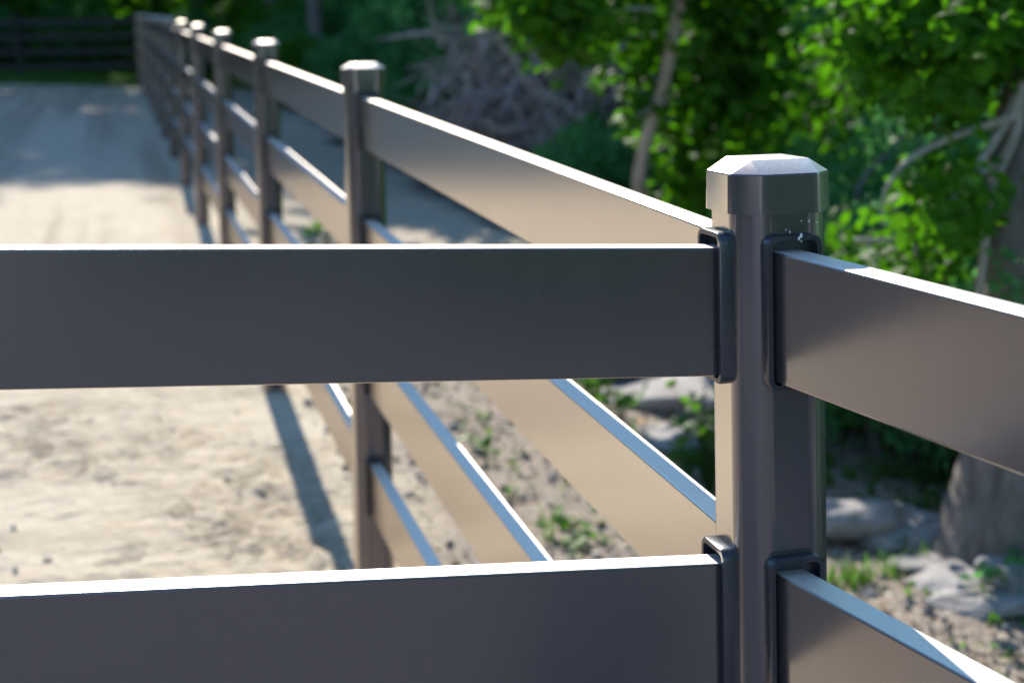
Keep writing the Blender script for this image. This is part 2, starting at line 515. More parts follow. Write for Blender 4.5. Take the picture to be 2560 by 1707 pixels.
# run to the left
fa = empty('ranch_fence', (0, 0, gz(0, 0)))
tag(fa, 'fence run crossing the picture leftward from the corner post, its two top rails in view', 'fence', 'dark bronze four-rail ranch fences')
aA, sA = -.0595, .0433
DA = Vector((-math.cos(aA), -math.sin(aA), sA))
for k in range(4):
    a = Vector((-h + .006, 0, -k * RP))
    p0 = a; p1 = DA * (S - h) ; p1 = Vector((p1.x, p1.y, p1.z - k * RP))
    new_rail(p0, p1, fa, (Vector((-h, 0.002, -k * RP + .001)), math.pi / 2), (Vector((p1.x, p1.y, p1.z)), -math.pi / 2 + aA))
e = DA * S
new_post(e.x, e.y, e.z, fa, aA)
for k in range(4):
    new_rail((e.x - h, e.y + .003, e.z - k * RP), (e.x - S + h, e.y + .15, e.z + .1 - k * RP), fa, None, None)
new_post(e.x - S, e.y + .16, e.z + .11, fa, aA)

# run to the right, towards the viewer
fc = empty('ranch_fence', (0, 0, gz(0, 0)))
tag(fc, 'fence run leaving the corner post toward the lower right edge of the picture', 'fence', 'dark bronze four-rail ranch fences')
aC, sC = -.2378, .0514
DC = Vector((-math.sin(aC), -math.cos(aC), -sC))
for k in range(4):
    o0 = Vector((-.0045, -h, -k * RP)); p0 = o0 - DC * .004
    p1 = o0 + DC * (S - 2 * h)
    new_rail(p0, p1, fc, (Vector((0, -h, -k * RP)), math.pi), (p1, math.atan2(DC.x, -DC.y)))
e = Vector((-.0045, -h, 0)) + DC * (S - h)
new_post(e.x, e.y, e.z, fc, math.atan2(DC.x, -DC.y))

# far run closing the arena
ff = empty('ranch_fence', (0, NP * S, gz(0, NP * S)))
tag(ff, 'far shaded fence run across the end of the sand arena, before the trees', 'fence', 'dark bronze four-rail ranch fences')
for j in range(5):
    xa = -j * S; xb = -(j + 1) * S
    za = top_z(NP * S) + .01 * j; zb = top_z(NP * S) + .01 * (j + 1)
    for k in range(4):
        new_rail((xa - h, NP * S, za - k * RP), (xb + h, NP * S, zb - k * RP), ff, None, None)
    new_post(xb, NP * S, zb, ff)
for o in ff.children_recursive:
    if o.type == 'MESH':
        o.material_slots[0].link = 'OBJECT'; o.material_slots[0].material = M_FENCE_SHADED

# ------------------------------------------------------------------ plants: leaves, tubes
def leaf_verts(P, size, n_bias=.6, fold=.25, aspect=.75, rg=rng):
    """P (n,3) leaf bases -> verts (n*6,3) and tri faces; normals biased upwards"""
    n = len(P)
    size = np.broadcast_to(size, (n,))
    N = rg.normal(size=(n, 3)); N[:, 2] += n_bias * 2.2; N /= np.linalg.norm(N, axis=1)[:, None]
    T = rg.normal(size=(n, 3)); T -= (T * N).sum(1)[:, None] * N; T /= np.linalg.norm(T, axis=1)[:, None]
    B = np.cross(N, T)
    prof = [(0, 0, 0), (.30, .40, 1), (.30, -.40, 1), (.70, .34, 1), (.70, -.34, 1), (1.0, 0, 0)]
    V = np.empty((n, 6, 3))
    for i, (a, b, f) in enumerate(prof):
        V[:, i] = P + (T * a + B * (b * aspect) + N * (f * fold * abs(b) - .12 * a * a)) * size[:, None]
    base = (np.arange(n) * 6)[:, None, None]
    F = np.array([(0, 2, 1), (1, 2, 4), (1, 4, 3), (3, 4, 5)])[None] + base
    return V.reshape(-1, 3), F.reshape(-1, 3), n
def leaves(name, P, size, mat, parent=None, **kw):
    P = np.asarray(P)
    V, F, n = leaf_verts(P, size, **kw)
    tint = np.repeat(rng.random(n), 6)
    me = mesh_np(name, V, F, False, None, tint)
    return link(name, me, mat, parent)
def clumps(center, rad, k, m, cs, rg=rng, shell=.35):
    """k clumps of m leaves spread through an ellipsoid"""
    d = rg.normal(size=(k, 3)); d /= np.linalg.norm(d, axis=1)[:, None]
    r = (shell + (1 - shell) * rg.random(k)) ** .6
    C = np.asarray(center) + d * r[:, None] * np.asarray(rad)
    return (C[:, None, :] + rg.normal(size=(k, m, 3)) * cs).reshape(-1, 3)

def tube_data(pts, rad, seg=8, rough=.0):
    pts = [np.array(p, float) for p in pts]
    # smooth the path
    P = [];R = []
    n = len(pts)
    for i in range(n - 1):
        p0 = pts[max(i - 1, 0)]; p1 = pts[i]; p2 = pts[i + 1]; p3 = pts[min(i + 2, n - 1)]
        st = 4
        for s in range(st):
            t = s / st
            P.append(.5 * ((2 * p1) + (-p0 + p2) * t + (2 * p0 - 5 * p1 + 4 * p2 - p3) * t * t + (-p0 + 3 * p1 - 3 * p2 + p3) * t ** 3))
            R.append(rad[i] * (1 - t) + rad[i + 1] * t)
    P.append(pts[-1]); R.append(rad[-1])
    V = []; F = []
    up = np.array([.3, .2, 1.])
    ph = rng.random(3) * 6
    for i, p in enumerate(P):
        d = P[min(i + 1, len(P) - 1)] - P[max(i - 1, 0)]; d /= np.linalg.norm(d) + 1e-9
        a = np.cross(d, [1, 0, 0]) if abs(d[0]) < .8 else np.cross(d, [0, 1, 0]); a /= np.linalg.norm(a); b = np.cross(d, a)
        for s in range(seg):
            th = 2 * math.pi * s / seg
            q = 1 + rough * (math.sin(3 * th + ph[0] + i * .3) * .5 + math.sin(5 * th + ph[1] - i * .5) * .35 + rng.normal() * .25)
            V.append(p + (a * math.cos(th) + b * math.sin(th)) * R[i] * q)
    for i in range(len(P) - 1):
        for s in range(seg):
            F.append((i * seg + s, i * seg + (s + 1) % seg, (i + 1) * seg + (s + 1) % seg, (i + 1) * seg + s))
    return V, F
class Tubes:
    def __init__(s): s.V = []; s.F = []
    def add(s, pts, rad, seg=8, rough=0.):
        V, F = tube_data(pts, rad, seg, rough); o = len(s.V)
        s.V += V; s.F += [tuple(i + o for i in f) for f in F]; return s
    def build(s, name, mat, parent=None):
        return link(name, mesh_np(name, np.array(s.V), s.F, True), mat, parent)

# ------------------------------------------------------------------ the wood behind: tall trees that shade the far arena
def make_tree(name, x, y, H, cr, label, mat=None, trunk_r=.2, lean=(0, 0), nclump=150, leaf=.42, bare=.35, group='trees of the wood', barkm=None, low=False, cat='tree', m=26):
    z = gz(x, y)
    t = empty(name, (x, y, z))
    tag(t, label, cat, group)
    lx, ly = lean
    tp = Tubes().add([(0, 0, -.3), (.02 * lx, .02 * ly, .5), (lx * .4, ly * .4, H * .4), (lx, ly, H * .92)], [trunk_r * 1.35, trunk_r, trunk_r * .75, trunk_r * .15], 10, .10)
    tp.build('trunk', barkm or M_BARK, t)
    br = Tubes()
    rg = np.random.default_rng(int(abs(x * 131 + y * 17)) + 3)
    P = []
    nb = 9
    for i in range(nb):
        f = bare + (1 - bare) * (i + .5) / nb * .85
        p0 = np.array([lx * f, ly * f, H * f]); th = i * 2.4 + rg.random()
        rr = cr * (1.05 - .55 * abs(f - .6)) * (.75 + .3 * rg.random())
        p1 = p0 + np.array([math.cos(th) * rr * .75, math.sin(th) * rr * .75, rr * .3])
        br.add([p0, (p0 + p1) / 2 + [0, 0, .1 * rr], p1], [trunk_r * .4, trunk_r * .22, .02], 5)
        P.append(clumps(p1 - [0, 0, .1 * rr], (rr * .62, rr * .62, rr * .42), nclump // nb, m, leaf * .75, rg, .2))
    P.append(clumps((lx * .8, ly * .8, H * .8), (cr * .65, cr * .65, H * .17), nclump // 3, m, leaf * .75, rg, .3))
    br.build('branch', barkm or M_BARK, t)
    P = np.concatenate(P)
    P = P[P[:, 2] < H]
    leaves('crown', P, leaf * (.7 + .6 * rg.random(len(P))), mat or M_LEAF_D, t, n_bias=.3, rg=rg)
    return t

def copy_tree(t, x, y, s, rz, label, sz=None):
    r = t.copy(); COL.objects.link(r)
    r.location = (x, y, gz(x, y)); r.rotation_euler.z = rz; r.scale = (s, s, sz or s)
    r['label'] = label
    for ch in t.children:
        c = ch.copy(); COL.objects.link(c); c.parent = r
    return r

# crowns stay just under the line that lets the sun reach the sand nearer than y = 13.6
def Hmax(y, off=13.6): return (y - off) / 1.27 - 1.05 + 1.25
T0 = make_tree('forest_tree', -3.2, 41.5, 22.9, 4.6, 'tall leafy tree directly behind the far arena fence, left end', trunk_r=.22, nclump=300, leaf=.46, bare=.30)
T1 = make_tree('forest_tree', 1.6, 40.5, 22.0, 4.4, 'tall tree behind the far corner where both fence runs meet', trunk_r=.20, nclump=300, leaf=.46, bare=.28, lean=(.5, .2))
far = [(-9.5, 42.5, 0, 1.0), (-15.5, 41.5, 1, 1.0), (-22, 43, 0, 1.05), (6.2, 42.0, 0, 1.0), (10.8, 39.5, 1, .95), (15.5, 42, 0, 1.),
       (-5, 58, 0, 1.0), (5, 60, 1, 1.0), (14, 50, 1, 1.2), (21, 36, 1, .9)]
DESC = ['far tree in the second rank of the wood', 'dark tree far in the wood behind the arena']
nm = ['beyond the arena, well left of the picture', 'left of the view beyond the far fence', 'at the far left end of the wood', 'just right of the far fence corner', 'behind the brush pile, far back', 'far right behind the near leaves',
      'second rank behind the far fence', 'second rank right of the fence corner', 'second rank, far right', 'deep in the wood on the right']
for (x, y, k, s), q in zip(far, nm):
    copy_tree((T0, T1)[k], x, y, s, x * 1.3, 'tall shaded forest tree ' + q, min(s, Hmax(y) / 19.6))

# woods along the right-hand side: medium trees
R0 = make_tree('woodland_tree', 5.4, 24.5, 8.3, 2.6, 'slim grey-trunked tree at the wood edge past the brush pile', trunk_r=.13, nclump=130, leaf=.26, bare=.25, group='slim trees along the wood edge')
R1 = make_tree('woodland_tree', 4.4, 18.5, 6.2, 2.2, 'young tree shading the ground beside the third fence span', trunk_r=.10, nclump=120, leaf=.22, bare=.25, group='slim trees along the wood edge', lean=(.3, .3))
for x, y, k, s, q in [(3.4, 29.5, 0, 1.2, 'near the far corner, trunk showing beyond the second post cap'), (8.2, 19.5, 0, 1.0, 'behind the brush pile'),
                      (6.6, 14.2, 1, 1.1, 'right of the brush pile'), (7.6, 9.6, 1, 1.05, 'behind the corner post'), (10.4, 7.6, 0, .9, 'far right, behind the big trunk'),
                      (3.5, 16.6, 1, .98, 'overhanging the shaded ground beyond the second span'), (3.6, 13.4, 1, .70, 'small, leaning over the shaded ground by the second span'), 
                      (3.1, 35.5, 1, 1.9, 'by the far end of the long fence'),
                      (8.8, 4.4, 1, 1.0, 'beyond the right edge, behind the boulders')]:
    copy_tree((R0, R1)[k], x, y, s, x * 2.1, 'woodland tree ' + q)

# shrubs
def make_shrub(name, x, y, H, r, label, mat, n=150, m=22, leaf=.09, group=None, cat='shrub'):
    z = gz(x, y)
    t = empty(name, (x, y, z)); tag(t, label, cat, group)
    tb = Tubes()
    for i in range(9):
        th = i * 2.4; q = r * (.35 + .4 * random.random())
        tb.add([(0, 0, -.05), (math.cos(th) * q * .4, math.sin(th) * q * .4, H * .45), (math.cos(th) * q, math.sin(th) * q, H * (.75 + .25 * random.random()))], [.014, .010, .004], 5)
    tb.build('stem', M_BARK, t)
    P = clumps((0, 0, H * .55), (r, r, H * .47), n, m, leaf * .95, rng, .25)
    P = P[P[:, 2] > .02]
    leaves('foliage', P, leaf * (.7 + .6 * rng.random(len(P))), mat, t, n_bias=.5)
    return t
S0 = make_shrub('shrub', 2.95, 4.15, 1.35, .62, 'glossy green shrub behind the boulders, under the right-hand rail', M_LEAF_D, 210, 24, .055, 'undergrowth shrubs')
S1 = make_shrub('shrub', 5.2, 10.5, 1.7, 1.0, 'broad dark shrub behind the leaning thin trunk', M_LEAF_D, 260, 24, .085, 'undergrowth shrubs')
S2 = make_shrub('shrub', 3.9, 8.2, 1.5, .8, 'lighter green shrub at the foot of the wood edge', M_LEAF, 200, 22, .07, 'undergrowth shrubs')
sh = [(3.35, 5.1, 0, 1.1, 'rising behind the corner post'), (2.75, 5.6, 0, .8, 'low, at the left of the corner post'), (3.9, 4.4, 0, 1.3, 'between the boulders and the big trunk'), (3.6, 3.4, 0, 1.1, 'behind the foot of the big trunk'),
      (4.4, 5.8, 0, 1.5, 'tall, behind the corner post cap'), (5.0, 7.2, 2, 1.2, 'catching light behind the cap'), (6.0, 8.6, 1, 1.1, 'dark, right of the corner post'), (4.9, 3.6, 0, 1.5, 'behind the big trunk'),
      (6.4, 6.2, 1, 1.3, 'dark, behind the right-hand branches'), (3.2, 10.6, 1, .5, 'low, at the shaded wood edge'), (6.6, 11.6, 1, 1.2, 'right of the brush pile'), (7.9, 11, 1, 1.4, 'deep behind the thin trunk'),
      (5.6, 13.6, 1, 1.0, 'beside the brush pile'), (4.2, 20.5, 1, 1.0, 'beyond the brush pile'), (6.2, 19, 1, 1.4, 'behind the brush pile'), (3.4, 23.5, 1, .9, 'above the long top rail'), (4.8, 26, 1, 1.3, 'far along the wood edge'),
      (2.7, 27.5, 1, .8, 'near the fourth post cap'), (7.4, 23, 1, 1.6, 'far back in the wood'), (3.0, 31.5, 1, 1.0, 'near the far end of the long fence'), (1.4, 38.0, 1, 1.0, 'behind the far fence corner'),
      (-1.6, 39, 1, 1.1, 'behind the far fence'), (-4.2, 38.4, 1, 1.2, 'behind the far fence at the left edge'), (-6.9, 39.3, 1, 1.2, 'left of view behind the far fence'), (4.2, 36.0, 1, 1.4, 'far right of the fence corner'),
      (8.4, 8.0, 1, 1.5, 'deep behind the corner post'), (7.6, 4.6, 1, 1.4, 'deep behind the big trunk'), (9, 15, 1, 1.6, 'in the dark of the wood'), (6.2, 34, 1, 1.5, 'far back past the brush pile'), (9, 28, 1, 1.8, 'far back in the middle'),
      (4.3, 16.8, 1, .55, 'low, in front of the brush pile'), (3.3, 17.8, 1, .6, 'low, left of the brush pile'), (2.9, 2.55, 0, .55, 'low, at the right end of the boulders'), (3.4, 1.7, 0, 1.0, 'out of the picture, beyond the right-hand fence run'), (4.2, .6, 0, 1.2, 'out of the picture, right of the right-hand fence run'), (3.6, -.9, 0, 1.1, 'out of the picture, by the end of the right-hand fence run'), (2.32, 4.05, 0, .72, 'leafy, close behind the sunlit boulder, its top under the right-hand rail'), (2.5, 3.65, 0, .7, 'leafy, between the sunlit boulder and the big trunk'), (2.28, 4.6, 0, .75, 'leafy, half hidden by the corner post'), (2.72, 3.35, 0, .6, 'leafy, at the left foot of the big trunk'), (2.55, 4.35, 0, .75, 'low, directly behind the sunlit boulder'), (2.6, 3.65, 0, .65, 'low, behind the shaded boulder'), (2.45, 5.1, 0, .7, 'low, behind the broad pale boulder'),
      (4.3, 7.0, 2, 1.25, 'catching light just over the post cap'), (5.6, 6.5, 2, 1.4, 'catching light right of the cap'), (4.9, 9.6, 2, 1.2, 'pale, right of the thin trunk'), (6.6, 10.4, 2, 1.5, 'pale, deep right of the thin trunk'),
      (5.0, 22, 2, 1.3, 'pale, beyond the brush pile'), (3.0, 33, 2, 1.4, 'pale, by the far end of the long fence'), (6.5, 30, 2, 1.8, 'pale, far along the wood edge'), (2.6, 25.5, 2, .9, 'pale, above the third post cap'),
      (-2.8, 40.5, 2, 1.9, 'pale, behind the far fence'), (-6.2, 41, 2, 2.0, 'pale, behind the far fence at the left edge'), (.6, 41.5, 2, 1.8, 'pale, behind the far fence corner')]
for x, y, k, s, q in sh:
    copy_tree((S0, S1, S2)[k], x, y, s, x * 3.3 + y, 'undergrowth shrub ' + q)

# the wood also lines the arena's left side, out of the picture (it darkens the left-facing reflections)
for i in range(13):
    y = -5 + i * 3.1; x = -11.6 + .9 * math.sin(i * 2.3)
    a = copy_tree((R0, R1)[i % 2], x, y, .8 + .2 * math.sin(i * 1.7), i * 1.9, 'slim woodland tree left of the arena, out of the picture')
    b = copy_tree(S1, x + 1.5, y + 1.4, 1.25 + .2 * math.sin(i), i * 2.2, 'broad shrub left of the arena, out of the picture')
    a['group'] = 'trees along the left side of the arena'; b['group'] = 'shrubs along the left side of the arena'
# growth behind and to the right of the viewpoint (seen only as the dark half of the reflections)
for x, y, k, s, q in [(3.6, -6.5, 1, 1.6, 'out of the picture, behind the right-hand fence run'), (1.6, -9.5, 1, 1.8, 'out of the picture, behind the viewpoint'), (6.4, -3.6, 1, 1.3, 'out of the picture, right of the right-hand fence run'), (-1.6, -12.5, 1, 1.9, 'out of the picture, across the added grey ground')]:
    copy_tree(S1, x, y, s, x * 3.3 + y, 'broad shrub ' + q)
for x, y, k, s, q in [(4.5, -8.5, 0, 1.3, 'out of the picture, behind the right-hand fence run'), (8.0, -4.5, 0, 1.3, 'out of the picture, at the right'), (1.5, -15, 0, 1.6, 'out of the picture, behind the viewpoint')]:
    copy_tree((R0, R1)[k], x, y, s, x, 'woodland tree ' + q)

# far mass of the wood that closes the view
def wood_mass():
    n = 42000
    x = rng.uniform(-34, 42, n); y = np.where(x > 14, rng.uniform(8, 60, n), rng.uniform(52, 60, n)); z = rng.random(n) ** 1.5 * 15
    P = np.stack([x, y, base_z(x, y) + z], -1)
    o = leaves('far_wood', P, .75 * (.6 + .8 * rng.random(n)), M_LEAF_D, None, n_bias=.1)
    tag(o, 'dense far wood closing the view behind all the trees', 'wood', kind='stuff')
    n = 24000
    x = rng.uniform(-12, 16, n); y = rng.uniform(37.5, 46, n); z = rng.random(n) ** 1.4 * 3.0
    P = np.stack([x, y, base_z(x, y) + z], -1)
    o = leaves('undergrowth', P, .26 * (.6 + .8 * rng.random(n)), M_LEAF, None, n_bias=.2)
    tag(o, 'low undergrowth beyond the far arena fence', 'undergrowth', kind='stuff')
    # ivy and ground plants on the wood floor at the right
    n = 60000
    x = rng.uniform(2.5, 11, n); y = rng.uniform(4.5, 36, n); keep = rng.random(n) < sstep(fbm(x * .7, y * .7), .38, .55) * sstep(x, 2.4, 3.4)
    x, y = x[keep], y[keep]
    P = np.stack([x, y, base_z(x, y) + rng.random(len(x)) ** 2 * .45], -1)
    o = leaves('ground_ivy', P, .10 * (.6 + .8 * rng.random(len(x))), M_LEAF_D, None, n_bias=.8)
    tag(o, 'ivy and low plants over the wood floor', 'ground cover', kind='stuff')
wood_mass()

# wooded rise behind everything
xs2 = np.linspace(-160, 160, 60); ys2 = np.linspace(60, 160, 14)
XX, YY = np.meshgrid(xs2, ys2)
ZZ = base_z(XX, YY) - .5 + 11 * sstep(YY, 60, 90) + 3 * (fbm(XX * .1, YY * .1) - .5)
idx = np.arange(XX.size).reshape(XX.shape)
hm = NT('hill_wood'); hp = hm.pos()
hm.l(hm.mix(hm.mrange(hm.noise(.9, 5, .7, hp), .35, .65), (.010, .025, .010), (.035, .075, .02)), hm.b.inputs['Base Color']); hm.b.inputs['Roughness'].default_value = 1
hm.l(hm.bump(hm.noise(1.2, 5, .7, hp), 1, 1.), hm.b.inputs['Normal'])
o = link('hill', mesh_np('hill', np.stack([XX, YY, ZZ], -1).reshape(-1, 3), np.stack([idx[:-1, :-1], idx[:-1, 1:], idx[1:, 1:], idx[1:, :-1]], -1).reshape(-1, 4), True), hm.m)
tag(o, kind='structure')

# ------------------------------------------------------------------ big trunk at the right edge
def rel(t, P): return [np.array(p) - np.array(t.location) for p in P]
z0 = gz(2.25, 2.9)
bt = empty('broadleaf_tree', (2.25, 2.9, z0)); tag(bt, 'thick grey-barked leaning trunk at the right edge with drooping leafy boughs', 'tree')
ax = [at(2330, 1480, 4.95), at(2300, 1330, 4.95), at(2318, 1180, 4.95), at(2342, 1000, 4.95), at(2360, 700, 4.95), at(2390, 350, 4.95), at(2450, 0, 5.0), at(2520, -600, 5.2), at(2600, -1600, 5.6), at(2650, -3300, 6.2)]
Tubes().add(rel(bt, ax), [.225, .205, .192, .178, .165, .155, .135, .12, .09, .03], 18, .10).build('trunk', M_BARKT, bt)
vb = Tubes()
vb.add(rel(bt, [at(2352, 190, 4.75), at(2320, 260, 4.75), at(2280, 330, 4.72), at(2240, 385, 4.7), at(2205, 430, 4.7)]), [.020, .018, .014, .011, .007], 8, .1)
vb.add(rel(bt, [at(2345, 200, 4.8), at(2332, 300, 4.8), at(2290, 400, 4.8), at(2268, 470, 4.8), at(2262, 560, 4.8), at(2250, 660, 4.8), at(2244, 720, 4.8)]), [.019, .018, .016, .015, .014, .015, .014], 8, .1)
vb.build('branch', M_BARKP, bt)
db = Tubes()
db.add(rel(bt, [at(2335, 265, 4.7), at(2255, 292, 4.7), at(2180, 318, 4.7), at(2105, 355, 4.68), at(2060, 395, 4.66), at(2030, 450, 4.65), at(2026, 520, 4.65)]), [.014, .013, .0125, .011, .009, .006, .003], 7, .08)
db.build('branch', M_BARKP, bt)
dd = Tubes()
dd.add(rel(bt, [at(2290, 370, 4.8), at(2215, 430, 4.75), at(2162, 480, 4.7), at(2125, 520, 4.65), at(2095, 548, 4.62), at(2030, 552, 4.6), at(1962, 550, 4.6)]), [.010, .010, .0105, .010, .009, .008, .006], 7, .1)
dd.add(rel(bt, [at(2098, 545, 4.62), at(2104, 580, 4.6), at(2092, 630, 4.6)]), [.008, .007, .005], 6)
dd.add(rel(bt, [at(1990, 552, 4.6), at(2006, 590, 4.6), at(2004, 650, 4.6)]), [.005, .006, .005], 6)
dd.build('branch', M_BARKP, bt)
# its boughs of leaves: (x, y, rx, ry, depth, count)
def bough(specs, parent, mat, size, name='crown', spread=.55, nb=.55, rg=rng):
    P = []
    for x, y, rx, ry, dep, n in specs:
        k = max(2, n // 9)
        c = np.stack([np.clip(rg.normal(size=k) * .5, -1.1, 1.1), np.clip(rg.normal(size=k) * .5, -1.1, 1.1), rg.normal(size=k) * spread], -1)
        for cx, cy, cz in c:
            p = at(x + cx * rx, y + cy * ry, dep + cz * .5)
            P.append(p + rg.normal(size=(9, 3)) * size * .75)
    P = np.concatenate(P) - np.array(parent.location)
    return leaves(name, P, size * (.7 + .6 * rg.random(len(P))), mat, parent, n_bias=nb)
bough([(2080, 60, 170, 100, 4.9, 700), (2230, 100, 150, 130, 4.8, 760), (2000, 130, 90, 60, 4.8, 240), (2170, 210, 120, 50, 4.8, 260), (2300, 60, 80, 70, 4.9, 220),
       (2190, 480, 70, 80, 4.7, 210), (2060, 600, 90, 40, 5.2, 120), (1960, 560, 50, 60, 5.3, 90), (2030, 690, 80, 50, 5.2, 120), (2140, 420, 50, 40, 4.8, 80), (2200, 540, 55, 60, 4.8, 110), (2120, 585, 60, 60, 4.9, 90), 
       (2000, -220, 300, 170, 5.0, 800), (2300, -300, 300, 260, 4.9, 1100)], bt, M_LEAF, .068)
P = clumps(np.array([2.9, 3.6, 4.6]) - np.array(bt.location), (1.3, 1.3, 1.4), 260, 22, .12, rng, .2)
leaves('crown', P, .10, M_LEAF, bt)
rg_i = np.random.default_rng(5)
bough([(2335, 640, 40, 70, 4.72, 60), (2300, 1330, 30, 50, 4.65, 36)], bt, M_LEAF_D, .045, 'climbing_ivy', spread=.1, rg=rg_i)

# ------------------------------------------------------------------ thin leaning tree
lt_p = at(1466, 470, 8.2); zz = gz(lt_p[0], lt_p[1])
lt = empty('slender_tree', (lt_p[0], lt_p[1], zz)); tag(lt, 'slender curved tree trunk rising behind the long top rail, bright leaves around it', 'tree')
path = [np.array([lt_p[0] - .02, lt_p[1], zz - .1]), at(1464, 620, 8.2), at(1466, 470, 8.2), at(1474, 370, 8.2), at(1494, 290, 8.2), at(1520, 215, 8.2), at(1538, 130, 8.2), at(1556, 40, 8.2), at(1575, -60, 8.2), at(1620, -300, 8.3), at(1690, -800, 8.6), at(1700, -1500, 8.6)]
Tubes().add(rel(lt, path), [.055, .045, .040, .038, .038, .037, .036, .036, .035, .033, .025, .01], 12, .08).build('trunk', M_BARKW, lt)
for pts, rr in [([at(1556, 40, 8.2), at(1480, 20, 8.1), at(1380, 30, 8.0), at(1260, 50, 7.9)], [.014, .011, .008, .004]),
                ([at(1510, 240, 8.2), at(1485, 255, 8.1), at(1460, 270, 8.0)], [.010, .008, .004])]:
    Tubes().add(rel(lt, pts), rr, 6).build('branch', M_BARKP, lt)

bough([(1220, 10, 90, 35, 7.9, 150), (1290, 60, 70, 45, 7.9, 170), (1330, 90, 30, 30, 7.9, 50), (1420, 0, 90, 40, 8.4, 150), (1265, 100, 25, 25, 7.9, 36), (1400, 60, 50, 30, 8.0, 60),
       (1655, 130, 90, 100, 8.4, 400), (1472, 160, 30, 70, 8.4, 90), (1462, 250, 25, 50, 8.4, 50), (1680, 220, 100, 70, 8.4, 300), (1590, 300, 45, 60, 8.4, 90),
       (1580, 410, 50, 50, 8.3, 90), (1620, 450, 60, 30, 8.3, 80), (1750, 40, 120, 60, 8.4, 260), (1640, 20, 50, 40, 8.4, 120),
       (1400, -160, 300, 120, 8.2, 700), (1700, -200, 250, 160, 8.3, 700)], lt, M_LEAF, .118, spread=.22)
P = clumps(np.array([lt_p[0] + 1.2, lt_p[1] + .5, 2.6]) - np.array(lt.location), (1.1, 1.3, 1.2), 150, 18, .14, rng, .2)
leaves('crown', P, .12, M_LEAF, lt)

# saplings between
for (pts, r, lab) in [([at(2140, 700, 6.4), at(2142, 420, 6.4), at(2150, 250, 6.4), at(2138, 60, 6.4), at(2120, -300, 6.4)], .014, 'thin upright sapling stem in front of the dark wood, right of the corner post'),
                      ([at(1960, 480, 7.0), at(2060, 330, 7.0), at(2200, 160, 7.2), at(2250, -60, 7.3)], .013, 'bare slanting sapling crossing behind the right-hand leaves')]:
    b = np.array(pts[0]); b[2] = gz(b[0], b[1])
    t = empty('sapling', tuple(b)); tag(t, lab, 'sapling')
    Tubes().add(rel(t, [b] + pts), [r * 1.3] + [r * (1 - .15 * i) for i in range(len(pts))], 7, .08).build('trunk', M_BARK, t)
    e = np.array(pts[-1]) - b
    P = clumps(e, (.5, .5, .4), 24, 14, .08); leaves('crown', P, .07, M_LEAF, t)

# ------------------------------------------------------------------ brush pile
bpc = at(1240, 330, 15.5)
bz = gz(bpc[0], bpc[1])
bp = empty('brush_pile', (bpc[0], bpc[1], bz)); tag(bp, 'tangled grey-brown pile of dead brush and uprooted stump in the shade', 'brush pile')
# earthy root mass: lumpy mound
bm = bmesh.new(); bmesh.ops.create_icosphere(bm, subdivisions=5, radius=1)
for v in bm.verts:
    d = v.co.copy()
    q = .75 + .5 * float(fbm(np.array(d.x * 1.7 + d.z * 2 + 9), np.array(d.y * 1.7 - d.z + 4), 4)) + .12 * float(vnoise(np.array(d.x * 9 + d.z * 7 + 30), np.array(d.y * 9 + 30)))
    v.co = Vector((d.x * .95 * q, d.y * .7 * q + .25, .62 + d.z * .62 * q))
me = bpy.data.meshes.new('root_mass'); bm.to_mesh(me); bm.free()
for p in me.polygons: p.use_smooth = True
rm = link('root_mass', me, M_EARTH, bp)
tw = Tubes()
for i in range(900):
    th = rng.random() * 6.28; ph = rng.random() ** .7
    a = np.array([math.cos(th) * (.25 + 1.0 * rng.random()), math.sin(th) * .8 - .3, .15 + 1.5 * rng.random()])
    d = rng.normal(size=3) * [1, .6, .8]; d /= np.linalg.norm(d)
    L = .25 + .6 * rng.random()
    r = .007 + .016 * rng.random() ** 2
    tw.add([a, a + d * L * .5 + rng.normal(size=3) * .06, a + d * L + rng.normal(size=3) * .1], [r, r * .8, r * .3], 4)
tw.build('twigs', M_BRUSH, bp)
lg = Tubes()
D = 14.6
lg.add(rel(bp, [at(1085, 5, D), at(1110, 60, D), at(1180, 130, D), at(1215, 190, D), at(1290, 235, D - .1), at(1345, 285, D - .3), at(1390, 350, D - .5)]), [.03, .04, .05, .065, .06, .055, .05], 9, .12)
lg.build('dead_log', M_BARKP, bp)
lg = Tubes()
lg.add(rel(bp, [at(1120, 275, D), at(1145, 300, D), at(1225, 298, D), at(1250, 345, D)]), [.03, .045, .045, .03], 8, .12)
lg.build('dead_log', M_BARKP, bp)
lg = Tubes()
lg.add(rel(bp, [at(1365, 110, D), at(1358, 180, D), at(1355, 260, D)]), [.02, .028, .022], 8, .1)
lg.add(rel(bp, [at(1395, 140, D), at(1412, 200, D), at(1420, 240, D)]), [.02, .022, .016], 8, .1)
lg.add(rel(bp, [at(1225, 205, D), at(1270, 280, D - .1), at(1320, 345, D - .2)]), [.04, .05, .06], 8, .1)
lg.build('dead_branch', M_BRUSH, bp)
P = np.concatenate([clumps(at(1380, 350, 13.5), (.35, .3, .3), 30, 18, .06), clumps(at(1350, 290, 13.4), (.1, .1, .16), 8, 14, .05)])
gbx = at(1380, 350, 13.5)
sh1 = empty('fern', (gbx[0], gbx[1], gz(gbx[0], gbx[1]))); tag(sh1, 'bright green leafy sprig in front of the brush pile, left of the thin trunk', 'plant')
leaves('foliage', P - np.array(sh1.location), .09, M_LEAF, sh1)
Tubes().add([(0, 0, 0), (.02, 0, .6), (-.05, 0, 1.3)], [.02, .015, .006], 6).build('stem', M_BARK, sh1)

